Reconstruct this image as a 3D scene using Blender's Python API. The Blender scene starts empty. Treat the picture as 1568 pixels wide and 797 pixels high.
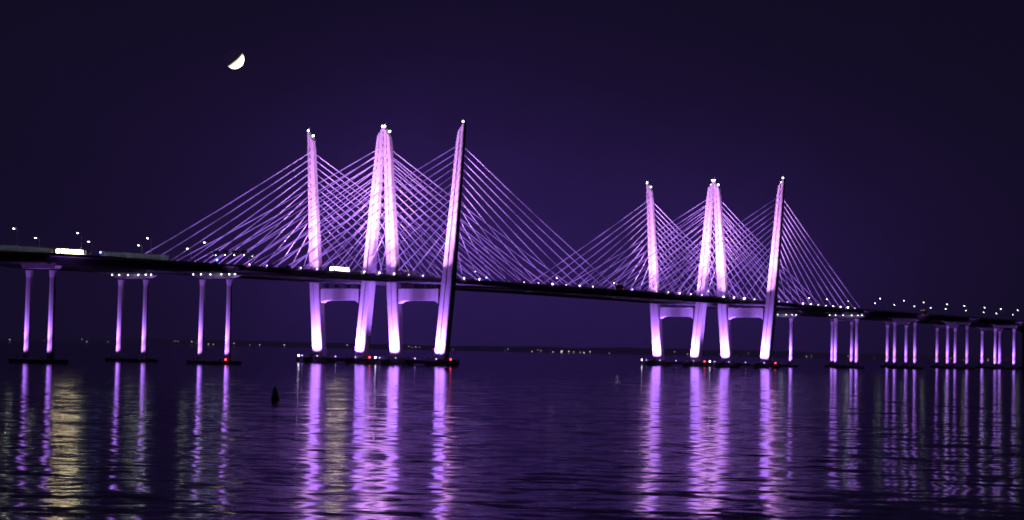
import bpy, math, random
import mathutils
from mathutils import Vector, Matrix
random.seed(7)
sc = bpy.context.scene
sc.view_settings.view_transform='Standard'
try: sc.view_settings.look='None'
except: pass
sc.view_settings.exposure=0; sc.view_settings.gamma=1

ALPHA=math.radians(55.0)
F=3039.0; W=1568.0
H=11.0; D0=1059.0; X0=-48.4
cA,sA=math.cos(ALPHA),math.sin(ALPHA)

# ------------------------------------------------------------ materials
def mat(name):
    m=bpy.data.materials.new(name); m.use_nodes=True
    return m, m.node_tree.nodes, m.node_tree.links
def surf(name,col,rough=.8,var=.25,scale=.4,metal=0,streak=False):
    m,n,l=mat(name); b=n['Principled BSDF']
    tc=n.new('ShaderNodeTexCoord'); mp=n.new('ShaderNodeMapping')
    if streak: mp.inputs['Scale'].default_value=(1,1,.12)
    l.new(tc.outputs['Object'],mp.inputs['Vector'])
    nz=n.new('ShaderNodeTexNoise'); nz.inputs['Scale'].default_value=scale; nz.inputs['Detail'].default_value=6
    l.new(mp.outputs[0],nz.inputs['Vector'])
    r=n.new('ShaderNodeValToRGB')
    r.color_ramp.elements[0].position=.3; r.color_ramp.elements[1].position=.7
    r.color_ramp.elements[0].color=tuple(c*(1-var) for c in col)+(1,)
    r.color_ramp.elements[1].color=tuple(min(1,c*(1+var)) for c in col)+(1,)
    l.new(nz.outputs['Fac'],r.inputs['Fac']); l.new(r.outputs[0],b.inputs['Base Color'])
    b.inputs['Roughness'].default_value=rough; b.inputs['Metallic'].default_value=metal
    return m
def emis(name,col,strength,sample=False,base=(.3,.3,.3)):
    m,n,l=mat(name); b=n['Principled BSDF']
    b.inputs['Base Color'].default_value=base+(1,)
    b.inputs['Emission Color'].default_value=tuple(col)+(1,)
    b.inputs['Emission Strength'].default_value=strength
    m.cycles.emission_sampling='AUTO' if sample else 'NONE'
    return m
M_tower=surf('tower_concrete',(.42,.41,.40),.75,.2,.25,streak=True)
M_conc=surf('pier_concrete',(.36,.35,.34),.85,.2,.3,streak=True)
M_foot=surf('footing_concrete',(.10,.10,.10),.9,.3,.4)
M_cap=surf('darkened_cap_concrete',(.15,.145,.14),.9,.25,.5)  # toned darker than the pier concrete so the caps read as unlit
M_asph=surf('asphalt',(.05,.05,.052),.9,.2,.6)
M_steel=surf('girder_steel',(.10,.10,.12),.6,.2,.5)
M_rail=surf('galvanised_steel',(.4,.4,.42),.5,.15,1.2)
M_paint=surf('white_road_paint',(.8,.8,.78),.7,.1,2)
M_black=surf('black_rubber',(.03,.03,.03),.8,.2,3)
M_led=emis('violet_led',(.55,.32,1),12)
M_ledw=emis('white_led',(.85,.72,1),14)
M_beac=emis('beacon_white',(.8,1,.9),11)
M_red=emis('red_navigation_lens',(1,.05,.08),8)
M_blue=emis('blue_lens',(.1,.2,1),14)
M_lampg=emis('street_lamp_glass',(.85,1,.85),14)
M_buswin=emis('lit_window',(1,.80,.46),20,True)
M_head=emis('headlight',(1,.95,.85),14)
M_tail=emis('taillight',(1,.05,.03),7)
M_warm=emis('warm_lamp_glass',(1,.75,.4),6)
M_screen,n,l=mat('frosted_screen'); b=n['Principled BSDF']; b.inputs['Base Color'].default_value=(.5,.52,.54,1)
tr=n.new('ShaderNodeBsdfTranslucent'); tr.inputs['Color'].default_value=(.66,.68,.72,1)
mx_=n.new('ShaderNodeMixShader'); mx_.inputs[0].default_value=.6
l.new(b.outputs[0],mx_.inputs[1]); l.new(tr.outputs[0],mx_.inputs[2]); l.new(mx_.outputs[0],n['Material Output'].inputs['Surface'])

M_cable,n,l=mat('glowing_cable_sheath'); b=n['Principled BSDF']
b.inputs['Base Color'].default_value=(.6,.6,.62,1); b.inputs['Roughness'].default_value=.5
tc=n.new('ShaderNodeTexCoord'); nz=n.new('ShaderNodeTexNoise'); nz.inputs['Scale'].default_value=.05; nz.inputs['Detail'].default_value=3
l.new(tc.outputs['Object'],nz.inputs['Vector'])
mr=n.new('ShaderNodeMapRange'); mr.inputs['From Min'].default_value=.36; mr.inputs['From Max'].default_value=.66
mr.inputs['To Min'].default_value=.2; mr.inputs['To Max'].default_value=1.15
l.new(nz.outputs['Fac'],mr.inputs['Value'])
b.inputs['Emission Color'].default_value=(.42,.17,1,1)  # violet floodlighting on the cables is painted in as emission
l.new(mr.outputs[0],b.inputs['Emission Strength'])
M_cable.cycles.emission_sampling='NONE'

# ------------------------------------------------------------ mesh builder
class MB:
    def __init__(s): s.v=[];s.f=[];s.m=[];s.mats=[]
    def mi(s,m):
        if m not in s.mats: s.mats.append(m)
        return s.mats.index(m)
    def add(s,vs,fs,m):
        o=len(s.v); s.v+= [tuple(p) for p in vs]; k=s.mi(m)
        for f in fs: s.f.append([i+o for i in f]); s.m.append(k)
    def box(s,x0,x1,y0,y1,z0,z1,m):
        vs=[(x0,y0,z0),(x1,y0,z0),(x1,y1,z0),(x0,y1,z0),(x0,y0,z1),(x1,y0,z1),(x1,y1,z1),(x0,y1,z1)]
        s.add(vs,[(3,2,1,0),(4,5,6,7),(0,1,5,4),(1,2,6,5),(2,3,7,6),(3,0,4,7)],m)
    def loft(s,rings,m,cap=True):
        k=len(rings[0]); vs=[p for r in rings for p in r]; fs=[]
        for i in range(len(rings)-1):
            for j in range(k):
                a=i*k+j; b=i*k+(j+1)%k
                fs.append((a,b,b+k,a+k))
        if cap:
            fs.append(tuple(range(k))[::-1]); o=(len(rings)-1)*k; fs.append(tuple(o+j for j in range(k)))
        s.add(vs,fs,m)
    def tube(s,a,b,r,m,k=6,r2=None):
        a=Vector(a);b=Vector(b);d=(b-a).normalized()
        u=d.orthogonal().normalized(); w=d.cross(u); r2=r if r2 is None else r2
        R=[]
        for p,rr in((a,r),(b,r2)):
            R.append([p+(u*math.cos(2*math.pi*j/k)+w*math.sin(2*math.pi*j/k))*rr for j in range(k)])
        s.loft(R,m)
    def ball(s,c,r,m,k=8,n=5,sz=1):
        R=[]
        for i in range(n+1):
            th=math.pi*(i/n)*.98+.01
            R.append([(c[0]+r*math.sin(th)*math.cos(2*math.pi*j/k),c[1]+r*math.sin(th)*math.sin(2*math.pi*j/k),c[2]-r*sz*math.cos(th)) for j in range(k)])
        s.loft(R,m)
    def obj(s,name,parent=None,smooth=False):
        me=bpy.data.meshes.new(name); me.from_pydata(s.v,[],s.f)
        for m in s.mats: me.materials.append(m)
        for p,k in zip(me.polygons,s.m): p.material_index=k; p.use_smooth=smooth
        me.update()
        o=bpy.data.objects.new(name,me); sc.collection.objects.link(o)
        if parent: o.parent=parent
        return o
def empty(name):
    e=bpy.data.objects.new(name,None); sc.collection.objects.link(e); return e

bridge=empty('cable_stayed_bridge')
bridge.location=(X0,D0,0); bridge.rotation_euler=(0,0,ALPHA)
def WP(s,t,z):
    return Vector((X0+s*cA+t*sA, D0+s*sA-t*cA, z))
FAR=-54.5
DECKS=[0.0,FAR]

TAB=[(-700,42),(-264,45.3),(-157,45.6),(0,45.9),(183,46.3),(366,45.0),(523,43.3),(844,42),(1700,35)]
def zd0(s):
    for (a,za),(b,zb) in zip(TAB,TAB[1:]):
        if s<=b: return za+(zb-za)*(s-a)/(b-a)
    return TAB[-1][1]
def zd(s):
    return sum(zd0(s+k*12)for k in range(-4,5))/9

def lamp(kind,name,loc,power,col,target=None,size=1.0,angle=60,blend=1,parent=bridge):
    L=bpy.data.lights.new(name,kind); L.energy=power; L.color=col; L.shadow_soft_size=size
    if kind=='SPOT': L.spot_size=math.radians(angle); L.spot_blend=blend
    o=bpy.data.objects.new(name,L); sc.collection.objects.link(o); o.parent=parent; o.location=loc
    if target is not None:
        o.rotation_euler=(Vector(target)-Vector(loc)).to_track_quat('-Z','Y').to_euler()
    return o
def flood(mb,s,y,z):
    mb.box(s-.35,s+.35,y-.5,y+.5,z-.5,z-.1,M_black)
    mb.box(s-.12,s+.12,y-.6,y+.6,z-.9,z-.5,M_rail)

# ------------------------------------------------------------ towers
def interp(z,T):
    for (a,x),(b,y) in zip(T,T[1:]):
        if z<=b: return x+(y-x)*(z-a)/(b-a)
    return T[-1][1]
ZF=3.3
T_off=[(ZF,14.8),(42,18.4),(128,25.2)]
T_wt=[(ZF,3.3),(33,3.4),(42,3.4),(60,3.2),(128,2.1)]
T_ws=[(ZF,2.3),(42,2.3),(60,2.0),(128,1.3)]
def leg(s0,tc,sgn,idx):
    mb=MB(); zs=[ZF-.3,12,20,28,33,40,44,50,60,75,90,105,118,126.3]
    rings=[]
    for z in zs:
        c=tc+sgn*interp(z,T_off); a=interp(z,T_ws); w=interp(z,T_wt); ch=.35; g=w*.16; gd=.7
        pr=[(-a,-w+ch),(-a,-g),(-a+gd,-g*.7),(-a+gd,g*.7),(-a,g),(-a,w-ch),(-a+ch,w),(a-ch,w),(a,w-ch),
            (a,g),(a-gd,g*.7),(a-gd,-g*.7),(a,-g),(a,-w+ch),(a-ch,-w),(-a+ch,-w)]
        last=(z==zs[-1]); r=[]
        for ds,dt in pr:
            zz=z+(sgn*dt/w*2.8 if last else 0)
            r.append((s0+ds,-(c+dt),zz))
        rings.append(r)
    mb.loft(rings,M_tower)
    c=tc+sgn*14.8
    mb.box(s0-3.6,s0+3.6,-(c+4.6),-(c-4.6),ZF-.6,ZF+.5,M_foot)
    ct=tc+sgn*25.2
    for k,(ds,dt) in enumerate(((-1.0,sgn*1.2),(.9,-sgn*.9))):
        zt=126.3+sgn*dt/1.9*2.6
        mb.tube((s0+ds,-(ct+dt),zt-.3),(s0+ds,-(ct+dt),zt+1),.1,M_rail)
        mb.ball((s0+ds,-(ct+dt),zt+1.3),.5,M_beac)
    mb.tube((s0,-(ct+sgn*1.2),127),(s0,-(ct+sgn*1.2),131),.06,M_rail)
    mb.obj('tower_leg_%d'%idx,bridge)

idx=0
PINK=(.74,.31,1.0); VIO=(.40,.155,1.0)
fix=MB()
for s0 in (0,366):
    for tc in DECKS:
        for sgn in (-1,1):
            idx+=1; leg(s0,tc,sgn,idx)
            cb=tc+sgn*15
            p=(s0-9,-(cb-sgn*2.0),ZF+1.3)
            lamp('SPOT','lower_uplight_%d'%idx,p,4.3e5,VIO,(s0-2,-(tc+sgn*16.0),15),.5,90,1)
            flood(fix,*p)
            zz=zd(s0-36)
            p=(s0-36,-(tc+sgn*1.5),zz+1.6)
            lamp('SPOT','tower_uplight_%d'%idx,p,1.45e6,PINK,(s0,-(tc+sgn*22.4),96),.8,68,1)
            flood(fix,*p)
            p=(s0-13,-(tc+sgn*12.5),zd(s0-13)+1.6)
            lamp('SPOT','leg_uplight_%d'%idx,p,1.2e5,PINK,(s0,-(tc+sgn*19.6),64),.5,60,1)
            flood(fix,*p)
        mb=MB()
        for h in (2.1,):
            rings=[]
            for t in (-13.4,-12,-9,9,12,13.4):
                zb=34.5-(1.6 if abs(t)>13 else .5 if abs(t)>11 else 0)
                rings.append([(s0-h,-(tc+t),zb),(s0+h,-(tc+t),zb),(s0+h,-(tc+t),40.8),(s0-h,-(tc+t),40.8)])
            mb.loft(rings,M_tower)
        for t in(-11,-4,4,11):
            mb.box(s0-1,s0+1,-(tc+t)-.8,-(tc+t)+.8,40.8,zd(s0)-2.6,M_foot)
        mb.obj('tower_cross_beam',bridge)
        p=(s0-9,-tc,ZF+1.3); lamp('SPOT','beam_uplight',p,.6e5,VIO,(s0-2,-tc,38),.5,60,1); flood(fix,*p)
        mb=MB()
        for sg in(-1,1):
            c=tc+sg*15
            R=[]
            for z,e in((.3,0),(ZF-.4,0),(ZF,-.4)):
                R.append([(s0+(10.5+e)*math.cos(q),-(c+(9.5+e)*math.sin(q)),z) for q in [math.pi/8+i*math.pi/4 for i in range(8)]])
            mb.loft(R,M_foot)
            for i in range(8):
                q=math.pi/8+i*math.pi/4
                mb.tube((s0+8.5*math.cos(q),-(c+7*math.sin(q)),-3),(s0+8.5*math.cos(q),-(c+7*math.sin(q)),.3),.9,M_foot,10)
            for i in range(24):
                q=2*math.pi*i/24; x=s0+9.8*math.cos(q); y=-(c+8.3*math.sin(q))
                mb.tube((x,y,ZF),(x,y,ZF+1.1),.05,M_rail,4)
        mb.box(s0-4,s0+4,-(tc+6.5),-(tc-6.5),.9,ZF-.5,M_foot)
        for t,mm in((25.5,M_red),(-25,M_ledw)):
            mb.tube((s0-6,-(tc+t),-3),(s0-6,-(tc+t),3.2),1.1,M_foot,10)
            mb.ball((s0-6,-(tc+t),3.7),.45,mm)
        for t in (-19,-8,5,19):
            mb.ball((s0-10.0,-(tc+t),ZF+.4),.2,M_led)
        mb.obj('tower_footing',bridge)
fix.obj('floodlight_housings',bridge)

# ------------------------------------------------------------ decks
def sweep(mb,tc,s0,s1,t0,t1,za,zb,m,step=8):
    n=max(1,int((s1-s0)/step)); R=[]
    for i in range(n+1):
        s=s0+(s1-s0)*i/n; z=zd(s)
        R.append([(s,-(tc+t0),z+za),(s,-(tc+t1),z+za),(s,-(tc+t1),z+zb),(s,-(tc+t0),z+zb)])
    mb.loft(R,m)
S0,S1=-640,1650
for di,tc in enumerate(DECKS):
    mb=MB()
    sweep(mb,tc,S0,S1,-14.6,14.6,-.35,-.02,M_conc)
    mb.obj('deck_slab',bridge)
    mb=MB(); sweep(mb,tc,S0,S1,-14,14,-.016,.012,M_asph); mb.obj('road_surface',bridge)
    mb=MB()
    for t in (-13.2,13.2): sweep(mb,tc,S0,S1,t-.08,t+.08,.014,.018,M_paint)
    for t in (-9.4,-5.6,-1.8,1.8,5.6,9.4):
        s=S0
        while s<S1:
            z=zd(s)+.017; z2=zd(s+3)+.017
            mb.add([(s,-(tc+t-.08),z),(s,-(tc+t+.08),z),(s+3,-(tc+t+.08),z2),(s+3,-(tc+t-.08),z2)],[(0,3,2,1)],M_paint)
            s+=12
    mb.obj('lane_markings',bridge)
    mb=MB()
    for t in(-14.1,14.1):
        sweep(mb,tc,-157,523,t-.45,t+.45,-1.9,-.36,M_steel)
    for t in(-12,-4,4,12):
        sweep(mb,tc,S0,-157.5,t-.3,t+.3,-3.0,-.36,M_steel)
        sweep(mb,tc,523.5,S1,t-.3,t+.3,-3.0,-.36,M_steel)
    s=-150
    while s<520:
        z=zd(s); mb.box(s-.25,s+.25,-(tc+13.6),-(tc-13.6),z-1.7,z-.37,M_steel); s+=4.6*2
    mb.obj('deck_girders',bridge)
    mb=MB()
    for t in(-14.3,14.3): sweep(mb,tc,S0,S1,t-.2,t+.2,.0,.85,M_conc)
    for t in(-14.3,14.3):
        for h in(1.25,1.6): sweep(mb,tc,S0,S1,t-.05,t+.05,h,h+.1,M_rail)
        s=S0
        while s<S1:
            z=zd(s); mb.box(s-.07,s+.07,-(tc+t)-.07,-(tc+t)+.07,z+.85,z+1.75,M_rail); s+=3
    mb.obj('parapet_railing',bridge)
mb=MB()
s=-600
while s<-204:
    z=zd(s+1.4)
    if not(-272<s<-246): mb.box(s,s+2.75,-14.02,-13.98,z+.3,z+3.0,M_screen)
    mb.box(s-.12,s-.02,-14.08,-13.9,z+.0,z+3.1,M_rail); s+=2.9
mb.obj('barrier_screen',bridge)  # translucent barrier panels, brightened from behind by the added lamps
for i in range(17):
    s=-318+i*7
    if -272<s<-247: continue
    lamp('POINT','screen_fill_light',(s,-11.0,zd(s)+1.6),random.uniform(90,170)*(1.0 if s>-272 else .8),(.8,.82,.95),None,.3)  # added lamps without fixtures, only to brighten the barrier panels

# ------------------------------------------------------------ stay cables
for s0 in (0,366):
    for tc in DECKS:
        for sgn in(-1,1):
            mb=MB(); led=MB()
            for dr in(-1,1):
                side=(dr<0 and s0==0) or (dr>0 and s0==366)
                mx=151 if side else 175
                for i in range(12):
                    u=18+(mx-18)*i/11; sd=s0+dr*u
                    z1=70+47*(i/11)**.85
                    a=(s0+dr*interp(z1,T_ws)*.8,-(tc+sgn*interp(z1,T_off)),z1)
                    bq=(sd,-(tc+sgn*14.75),zd(sd)+.3)
                    a=Vector(a);bq=Vector(bq)
                    pts=[]
                    for k in range(5):
                        f=k/4; p=a.lerp(bq,f); p.z-=math.sin(math.pi*f)*(bq-a).length*.006; pts.append(p)
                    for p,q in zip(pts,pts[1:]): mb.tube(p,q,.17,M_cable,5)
                    d=(a-bq).normalized()
                    mb.tube(bq-d*.2,bq+d*4,.28,M_rail,6)
                    p=bq+Vector((0,-sgn*.45,.9))
                    if random.random()<.85:
                        led.ball(tuple(p),random.choice((.22,.3,.5)),random.choice((M_led,M_led,M_ledw)),6,4)
            mb.obj('stay_cables',bridge); led.obj('cable_floodlights',bridge)
for s0 in (0,366):
    for tc in DECKS:
        for dr in(-1,1):
            side=(dr<0 and s0==0) or (dr>0 and s0==366)
            for u in ((30,70,110,140) if side else (30,65,100,135,170)):
                s=s0+dr*u+random.uniform(-8,8)
                lamp('SPOT','cable_uplight',(s,-(tc+random.uniform(-5,5)),zd(s)+2.2),random.uniform(.8e4,1.8e4),(.5,.25,1),(s+14,-tc,zd(s)+40),.5,160,1)

# ------------------------------------------------------------ approach piers
k=0
for tc in DECKS:
    for s0 in (-478,-371,-264,-157,523,630,737,844,951,1058,1165,1272):
        k+=1; mb=MB(); zt=zd(s0)-(3.05 if s0 not in(-157,523) else 3.1)
        for sg in(-1,1):
            c=tc+sg*(7.3 if s0==-264 else 8.6); R=[]
            for z,w in((1.4,1.5),(7,1.3),(zt-6,1.25),(zt-3,1.6)):
                R.append([(s0+w*1.15*math.cos(q),-(c+w*math.sin(q)),z) for q in [math.pi/8+i*math.pi/4 for i in range(8)]])
            mb.loft(R,M_conc)
            if -300<s0<1000:
                pf=random.uniform(.7,1.2)*(.75 if s0>600 else 1)
                p=(s0-5.0,-c,2.6)
                lamp('SPOT','pier_uplight_%d'%k,p,2.4e5*pf,VIO,(s0-1.4,-c,21),.4,38,1)
                lamp('SPOT','pier_base_light_%d'%k,(s0-6.0,-c,3.0),3e4*pf,VIO,(s0-.4,-c,10),.4,70,1)
                flood(mb,p[0],p[1],p[2])
        R=[]
        hw=14.4 if s0 in(-157,523) else 10.8
        for t in(-hw,-9.7,-6.5,6.5,9.7,hw):
            zb=zt-(1.0 if abs(t)>10 else 2.2)
            R.append([(s0-1.7,-(tc+t),zb),(s0+1.7,-(tc+t),zb),(s0+1.7,-(tc+t),zt-.25),(s0-1.7,-(tc+t),zt-.25)])
        mb.loft(R,M_cap)
        for t in(-12 if hw>12 else -10,-4,4,12 if hw>12 else 10): mb.box(s0-.6,s0+.6,-(tc+t)-.5,-(tc+t)+.5,zt-.25,zt+.04,M_black)
        R=[]
        for z,e in((.2,0),(1.3,0),(1.6,-.4)):
            R.append([(s0+x*(6.8+e),-(tc+y*(13+e)),z) for x,y in((-1,-.85),(-.7,-1),(.7,-1),(1,-.85),(1,.85),(.7,1),(-.7,1),(-1,.85))])
        mb.loft(R,M_foot)
        for x in(-5,5):
            for y in(-11,-4,4,11): mb.tube((s0+x,-(tc+y),-3),(s0+x,-(tc+y),.2),.8,M_foot,8)
        if s0 in(-157,523):
            for t in (-13,-8,-2,5,10,13.5):
                mb.ball((s0-2.0,-(tc+t),zt-.6),.22,M_lampg,6,4)
            lamp('POINT','work_light',(s0-4,-(tc+3),zt+.2),200,(.8,.9,.85),None,.3)
        if s0==-157 and tc==0: mb.ball((s0-5,-(tc+12),2.3),.4,M_red)
        mb.obj('approach_pier_%d'%k,bridge)

# ------------------------------------------------------------ street lamps
def street_lamp(s,t,side,on=True,pw=0):
    e=empty('street_lamp'); mb=MB()
    mb.tube((0,0,0),(0,0,8.6),.13,M_rail,8,.08)
    pts=[(0,0,8.6),(0,side*.5,9.1),(0,side*1.3,9.35),(0,side*2.2,9.4)]
    for a,b_ in zip(pts,pts[1:]): mb.tube(a,b_,.07,M_rail,6)
    mb.box(-.2,.2,min(side*2.0,side*2.9),max(side*2.0,side*2.9),9.36,9.52,M_rail)
    mb.tube((0,0,-.02),(0,0,.35),.25,M_rail,8)
    mb.obj('pole_and_head',e)
    m2=MB(); m2.ball((0,side*2.5,9.26),.38,M_lampg,8,5,.5); m2.obj('lens',e)
    e.location=WP(s,t,zd(s)+.85); e.rotation_euler=(0,0,ALPHA)
    if pw: lamp('POINT','lamp_light',(0,side*2.5,8.8),pw,(.9,1,.82),None,.3,parent=e)
for s in(-290,-255,-214,-178): street_lamp(s,14.3,1,True,180)
for s in(-230,-198,-166,-133): street_lamp(s,FAR+14.3,1,True,110)
for s in (-60,60,140,230,300,430): street_lamp(s,FAR-14.3,-1)
for i in range(24):
    s=540+i*20+random.uniform(-7,7); street_lamp(s,14.3 if i%2 else FAR+14.3,1,True,150 if i<16 and i%2 else 0)

# ------------------------------------------------------------ vehicles
def wheels(mb,xs,w,r):
    for x in xs:
        for y in(-w,w): mb.tube((x,y-.14,r),(x,y+.14,r),r,M_black,12)
M_carp=[surf('car_paint_%d'%i,c,.35,.05,1,.2) for i,c in enumerate([(.3,.3,.32),(.05,.06,.1),(.3,.05,.05)])]
M_busp=surf('bus_paint',(.6,.6,.58),.4,.08,1)
M_glass=surf('window_glass',(.02,.02,.03),.1,.1,1)
def prof(mb,pts,w0,w1,m):
    R=[[(x,-w0 if z<.95 else -w1,z) for x,z in pts],[(x,w0 if z<.95 else w1,z) for x,z in pts]]
    mb.loft(R,m)
def car(s,t,d):
    e=empty('car'); mb=MB()
    prof(mb,[(-2.2,.35),(2.2,.35),(2.25,.7),(1.2,.9),(.5,1.4),(-1.1,1.43),(-1.9,.95),(-2.25,.85)],.88,.7,random.choice(M_carp))
    for y in(-.8,.8): mb.box(-1.2,.6,y-.03,y+.03,.98,1.3,M_glass)
    wheels(mb,(-1.35,1.4),.8,.33); mb.obj('body',e)
    l_=MB()
    for y in(-.6,.6):
        l_.ball((2.25,y,.66),.12,M_head,6,4); l_.ball((-2.25,y,.75),.1,M_tail,6,4)
    l_.obj('lights',e)
    e.location=WP(s,t,zd(s)+.02); e.rotation_euler=(0,0,ALPHA+(0 if d>0 else math.pi))
def bus(s,t,d,L=11.0):
    e=empty('bus'); mb=MB(); h=L/2
    mb.loft([[(x,-1.27,.35),(x,1.27,.35),(x,1.27,2.9),(x,1.0,3.25),(x,-1.0,3.25),(x,-1.27,2.9)] for x in(-h,-h+.15,h-.3,h)],M_busp)
    wheels(mb,(-h+2.2,-h+3.4,h-2.4),1.15,.48)
    mb.box(-h+2,-h+4,-.7,.7,3.25,3.5,M_busp)
    mb.obj('body',e)
    w=MB()
    n=int((L-1.2)/1.35)
    for i in range(n):
        x=-h+.6+i*1.35
        for y in(-1.29,1.29): w.box(x,x+1.27,y-.02,y+.02,1.2,2.8,M_buswin)
    w.box(h,h+.03,-1.05,1.05,1.2,2.7,M_buswin); w.obj('windows',e)
    l_=MB()
    for y in(-.9,.9): l_.ball((h,y,.75),.15,M_head,6,4); l_.ball((-h,y,.8),.12,M_tail,6,4)
    l_.obj('lights',e)
    e.location=WP(s,t,zd(s)+.02); e.rotation_euler=(0,0,ALPHA+(0 if d>0 else math.pi))
def truck(s,t,d):
    e=empty('box_truck'); mb=MB()
    mb.box(-5,2.2,-1.25,1.25,1.05,3.7,M_busp)
    mb.loft([[(x,-1.15,.5),(x,1.15,.5),(x,1.1,z),(x,-1.1,z)] for x,z in((2.4,2.8),(3.6,2.7),(4.1,1.9),(4.4,1.5))],random.choice(M_carp))
    mb.box(-5,4,-.5,.5,.6,1.0,M_black); wheels(mb,(-3.9,-2.7,3.3),1.0,.5); mb.obj('body',e)
    l_=MB()
    for y in(-.9,.9):
        l_.ball((4.4,y,.9),.16,M_head,6,4); l_.ball((-5,y,1),.14,M_tail,6,4); l_.ball((2,y,3.85),.1,M_warm,6,4)
    l_.obj('lights',e)
    e.location=WP(s,t,zd(s)+.02); e.rotation_euler=(0,0,ALPHA+(0 if d>0 else math.pi))
bus(-259,11.8,-1,13.4); bus(-81,11.3,-1,12)
for s,t,d in((-200,7.5,-1),(-120,11.3,-1),(120,11.3,-1),(240,7.5,-1),(460,11.3,-1),(600,11,-1)): car(s,t,d)
for s,t,d in((-20,7.5,-1),(180,11.3,-1),(640,11.3,-1)): truck(s,t,d)
mb=MB()
for s,t in((-244,14.3),(-172,14.3),(40,14.3)):
    mb.box(s-.15,s+.15,-t-.12,-t+.12,zd(s)+.85,zd(s)+2.2,M_rail); mb.ball((s,-t,zd(s)+2.4),.4,M_blue)
mb.obj('call_boxes',bridge)
e=empty('sign_gantry'); mb=MB()
for y in(-14.3,14.3): mb.tube((0,y,0),(0,y,7),.2,M_rail,8)
for zz in(6.2,7.0): mb.tube((0,-14.3,zz),(0,14.3,zz),.12,M_rail,6)
for i in range(14): mb.tube((0,-14.3+i*2.04,6.2 if i%2 else 7),(0,-14.3+(i+1)*2.04,7 if i%2 else 6.2),.07,M_rail,4)
for y in(-9,-3,3,9): mb.box(-.15,.1,y-1.5,y+1.5,5.2,7.3,M_steel)
for y in(-9,-3,3,9): mb.ball((-.4,y,5.0),.18,M_lampg,6,4)
mb.obj('frame',e); e.location=WP(-148,0,zd(-148)+.85); e.rotation_euler=(0,0,ALPHA)

# ------------------------------------------------------------ buoy
e=empty('channel_buoy'); mb=MB()
R=[]
for z,r in((-.5,.55),(.1,.62),(.45,.62),(.6,.45),(1.3,.36),(1.35,.3),(1.75,.3),(1.8,.05)):
    R.append([(r*math.cos(q*math.pi/6),r*math.sin(q*math.pi/6),z) for q in range(12)])
mb.loft(R,M_black); mb.tube((0,0,1.8),(0,0,2.1),.06,M_rail); mb.obj('float',e)
dist=375.; e.location=((427-784)/F*dist,dist,0); e.rotation_euler=(.05,-.06,0); e.scale=(1.25,1.25,1.3)

# ------------------------------------------------------------ far shore
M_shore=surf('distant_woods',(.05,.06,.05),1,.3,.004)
b=M_shore.node_tree.nodes['Principled BSDF']; b.inputs['Emission Color'].default_value=(.32,.19,.85,1); b.inputs['Emission Strength'].default_value=.02  # emission paints violet haze over the hills
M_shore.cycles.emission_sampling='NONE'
mb=MB(); vs=[];fs=[]; N=260
for i in range(N+1):
    x=-3900+i*30; hh=8+5*mathutils.noise.noise(Vector((x*.0012,0,3)))+3*mathutils.noise.noise(Vector((x*.01,2,3)))+1.5*mathutils.noise.noise(Vector((x*.05,2,9)))
    vs+=[(x,4200,-1),(x,4230,max(1.5,hh)*.7),(x,4500,max(1.5,hh)*1.4),(x,11000,0)]
for i in range(N):
    for j in range(3):
        a=i*4+j; fs.append((a,a+4,a+5,a+1))
mb.add(vs,fs,M_shore); mb.obj('distant_shore_hills',None,True)
mb=MB()
M_sh=emis('shore_lamp',(1,.85,.75),1.5)
for i in range(60):
    x=random.uniform(-1200,1200)
    mb.ball((x,4190,random.uniform(1.5,8)),random.uniform(.3,.8),M_sh,6,4)
for i in range(12):
    x=random.gauss(105,38); mb.ball((x,4190,random.uniform(1,4)),random.uniform(.5,1.2),M_sh,6,4)
mb.obj('distant_shore_lights')

# ------------------------------------------------------------ water
m,n,l=mat('river_water'); b=n['Principled BSDF']
b.inputs['Base Color'].default_value=(.002,.003,.005,1); b.inputs['Roughness'].default_value=.1; b.inputs['IOR'].default_value=1.18
g=n.new('ShaderNodeNewGeometry')
def wave(scale,amp,stretch,ax=.5):
    mp=n.new('ShaderNodeMapping'); mp.inputs['Scale'].default_value=stretch
    l.new(g.outputs['Position'],mp.inputs['Vector'])
    nz=n.new('ShaderNodeTexNoise'); nz.inputs['Scale'].default_value=scale; nz.inputs['Detail'].default_value=3; nz.inputs['Roughness'].default_value=.55
    l.new(mp.outputs[0],nz.inputs['Vector'])
    s=n.new('ShaderNodeVectorMath'); s.operation='SUBTRACT'; s.inputs[1].default_value=(.5,.5,.5)
    l.new(nz.outputs['Color'],s.inputs[0])
    k=n.new('ShaderNodeVectorMath'); k.operation='MULTIPLY'; k.inputs[1].default_value=(amp*ax,amp,0)
    l.new(s.outputs[0],k.inputs[0]); return k
w1=wave(1.3,.10,(.45,1,1),.5); w2=wave(.1,.10,(.6,1,1),.8); w3=wave(.33,.22,(.6,1,1),.75)
ad=n.new('ShaderNodeVectorMath'); l.new(w1.outputs[0],ad.inputs[0]); l.new(w2.outputs[0],ad.inputs[1])
ad3=n.new('ShaderNodeVectorMath'); l.new(ad.outputs[0],ad3.inputs[0]); l.new(w3.outputs[0],ad3.inputs[1])
a2=n.new('ShaderNodeVectorMath'); a2.inputs[1].default_value=(0,0,1); l.new(ad3.outputs[0],a2.inputs[0])
nn=n.new('ShaderNodeVectorMath'); nn.operation='NORMALIZE'; l.new(a2.outputs[0],nn.inputs[0])
l.new(nn.outputs[0],b.inputs['Normal'])
mb=MB(); R=40000
mb.add([(-R,-2000,0),(R,-2000,0),(R,R,0),(-R,R,0)],[(0,1,2,3)],m); mb.obj('river_water')

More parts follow.
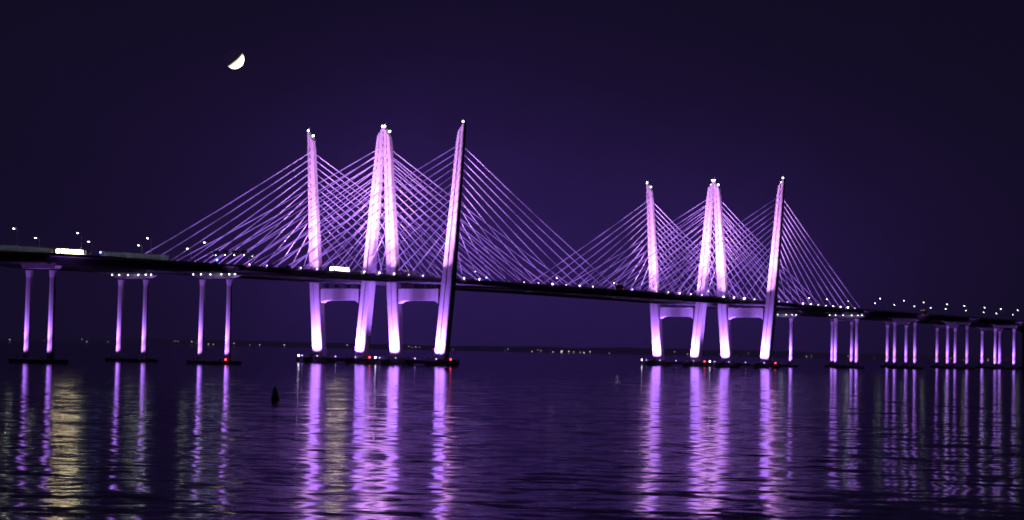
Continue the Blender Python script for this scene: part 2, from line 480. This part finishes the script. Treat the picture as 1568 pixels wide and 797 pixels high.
# ------------------------------------------------------------ moon
mm,n,l=mat('moon_rock'); b=n['Principled BSDF']; b.inputs['Roughness'].default_value=1
tc=n.new('ShaderNodeTexCoord'); nz=n.new('ShaderNodeTexNoise'); nz.inputs['Scale'].default_value=.05; nz.inputs['Detail'].default_value=5
l.new(tc.outputs['Object'],nz.inputs['Vector'])
r=n.new('ShaderNodeValToRGB'); r.color_ramp.elements[0].color=(.4,.38,.32,1); r.color_ramp.elements[1].color=(.6,.58,.5,1)
r.color_ramp.elements[0].position=.4; r.color_ramp.elements[1].position=.6
l.new(nz.outputs['Fac'],r.inputs['Fac']); l.new(r.outputs[0],b.inputs['Base Color'])
b.inputs['Emission Color'].default_value=(.30,.18,.85,1); b.inputs['Emission Strength'].default_value=.022  # sky glow painted onto the moon so its dark side isn't black
mm.cycles.emission_sampling='NONE'
PITCH=math.radians(2.5); ROLL=math.radians(1.2)
fw=Vector((0,math.cos(PITCH),math.sin(PITCH))); r0=Vector((1,0,0)); u0=r0.cross(fw)
rt=r0*math.cos(ROLL)+u0*math.sin(ROLL); up=rt.cross(fw)
dist=8500.
mp_=Vector((0,0,H))+(fw+rt*((359-784)/F)+up*((398.5-91)/F)).normalized()*dist
rad=14.4/F*dist
mb=MB(); mb.ball((0,0,0),rad,mm,48,32); mo=mb.obj('moon',None,True); mo.location=mp_
sd=(rt*.62-up*.72+fw*.27).normalized()
lo=mp_+sd*900
sp=bpy.data.lights.new('moon_sunlight','SPOT'); sp.energy=5.5e8; sp.color=(1,.9,.68); sp.spot_size=math.radians(8); sp.spot_blend=.2; sp.shadow_soft_size=1
so=bpy.data.objects.new('moon_sunlight',sp); sc.collection.objects.link(so)
so.rotation_euler=(mp_-lo).to_track_quat('-Z','Y').to_euler()
so.parent=mo; so.location=lo-mp_

# ------------------------------------------------------------ night sky
w=bpy.data.worlds.new('World'); sc.world=w; w.use_nodes=True; n=w.node_tree.nodes; l=w.node_tree.links; n.clear()
out=n.new('ShaderNodeOutputWorld')
sky=n.new('ShaderNodeTexSky'); sky.sky_type='NISHITA'; sky.sun_disc=False; sky.sun_elevation=math.radians(-8); sky.sun_rotation=math.radians(60)
bg1=n.new('ShaderNodeBackground'); bg1.inputs['Strength'].default_value=.005; l.new(sky.outputs[0],bg1.inputs['Color'])
tc=n.new('ShaderNodeTexCoord'); sx=n.new('ShaderNodeSeparateXYZ'); l.new(tc.outputs['Generated'],sx.inputs[0])
def mth(op,a,b_=None):
    x=n.new('ShaderNodeMath'); x.operation=op
    for i,v in enumerate((a,b_)):
        if v is None: continue
        if isinstance(v,(int,float)): x.inputs[i].default_value=v
        else: l.new(v,x.inputs[i])
    return x.outputs[0]
def glow(cx,wx,cz,wz):
    a=mth('POWER',mth('ABSOLUTE',mth('DIVIDE',mth('SUBTRACT',sx.outputs[0],cx),wx)),2)
    c=mth('POWER',mth('ABSOLUTE',mth('DIVIDE',mth('SUBTRACT',sx.outputs[2],cz),wz)),2)
    return mth('EXPONENT',mth('MULTIPLY',mth('ADD',a,c),-1))
gl=mth('ADD',glow(-.045,.085,.05,.07),mth('ADD',mth('MULTIPLY',glow(.10,.08,.04,.06),.7),mth('MULTIPLY',glow(-.01,.3,.05,.13),.32)))
front=mth('GREATER_THAN',sx.outputs[1],0)
gl=mth('MULTIPLY',gl,front)
nz=n.new('ShaderNodeTexNoise'); nz.inputs['Scale'].default_value=14; nz.inputs['Detail'].default_value=8; nz.inputs['Roughness'].default_value=.65; l.new(tc.outputs['Generated'],nz.inputs['Vector'])
gl=mth('MULTIPLY',gl,mth('ADD',mth('MULTIPLY',nz.outputs['Fac'],.7),.62))
c2=n.new('ShaderNodeVectorMath'); c2.operation='SCALE'; c2.inputs[0].default_value=(.0150,.0055,.058); l.new(gl,c2.inputs['Scale'])
c3=n.new('ShaderNodeVectorMath'); c3.inputs[1].default_value=(.0050,.0034,.0120); l.new(c2.outputs[0],c3.inputs[0])
bg2=n.new('ShaderNodeBackground'); l.new(c3.outputs[0],bg2.inputs['Color'])
ads=n.new('ShaderNodeAddShader'); l.new(bg1.outputs[0],ads.inputs[0]); l.new(bg2.outputs[0],ads.inputs[1]); l.new(ads.outputs[0],out.inputs['Surface'])

# ------------------------------------------------------------ camera
cam=bpy.data.cameras.new('camera'); co=bpy.data.objects.new('camera',cam); sc.collection.objects.link(co)
cam.sensor_width=36; cam.lens=F/W*36; cam.clip_end=100000; cam.clip_start=.5
cam.dof.use_dof=True; cam.dof.focus_distance=75; cam.dof.aperture_fstop=1.6   # slightly missed night focus
M=Matrix((rt,up,-fw)).transposed().to_4x4(); M.translation=(0,0,H); co.matrix_world=M
sc.camera=co
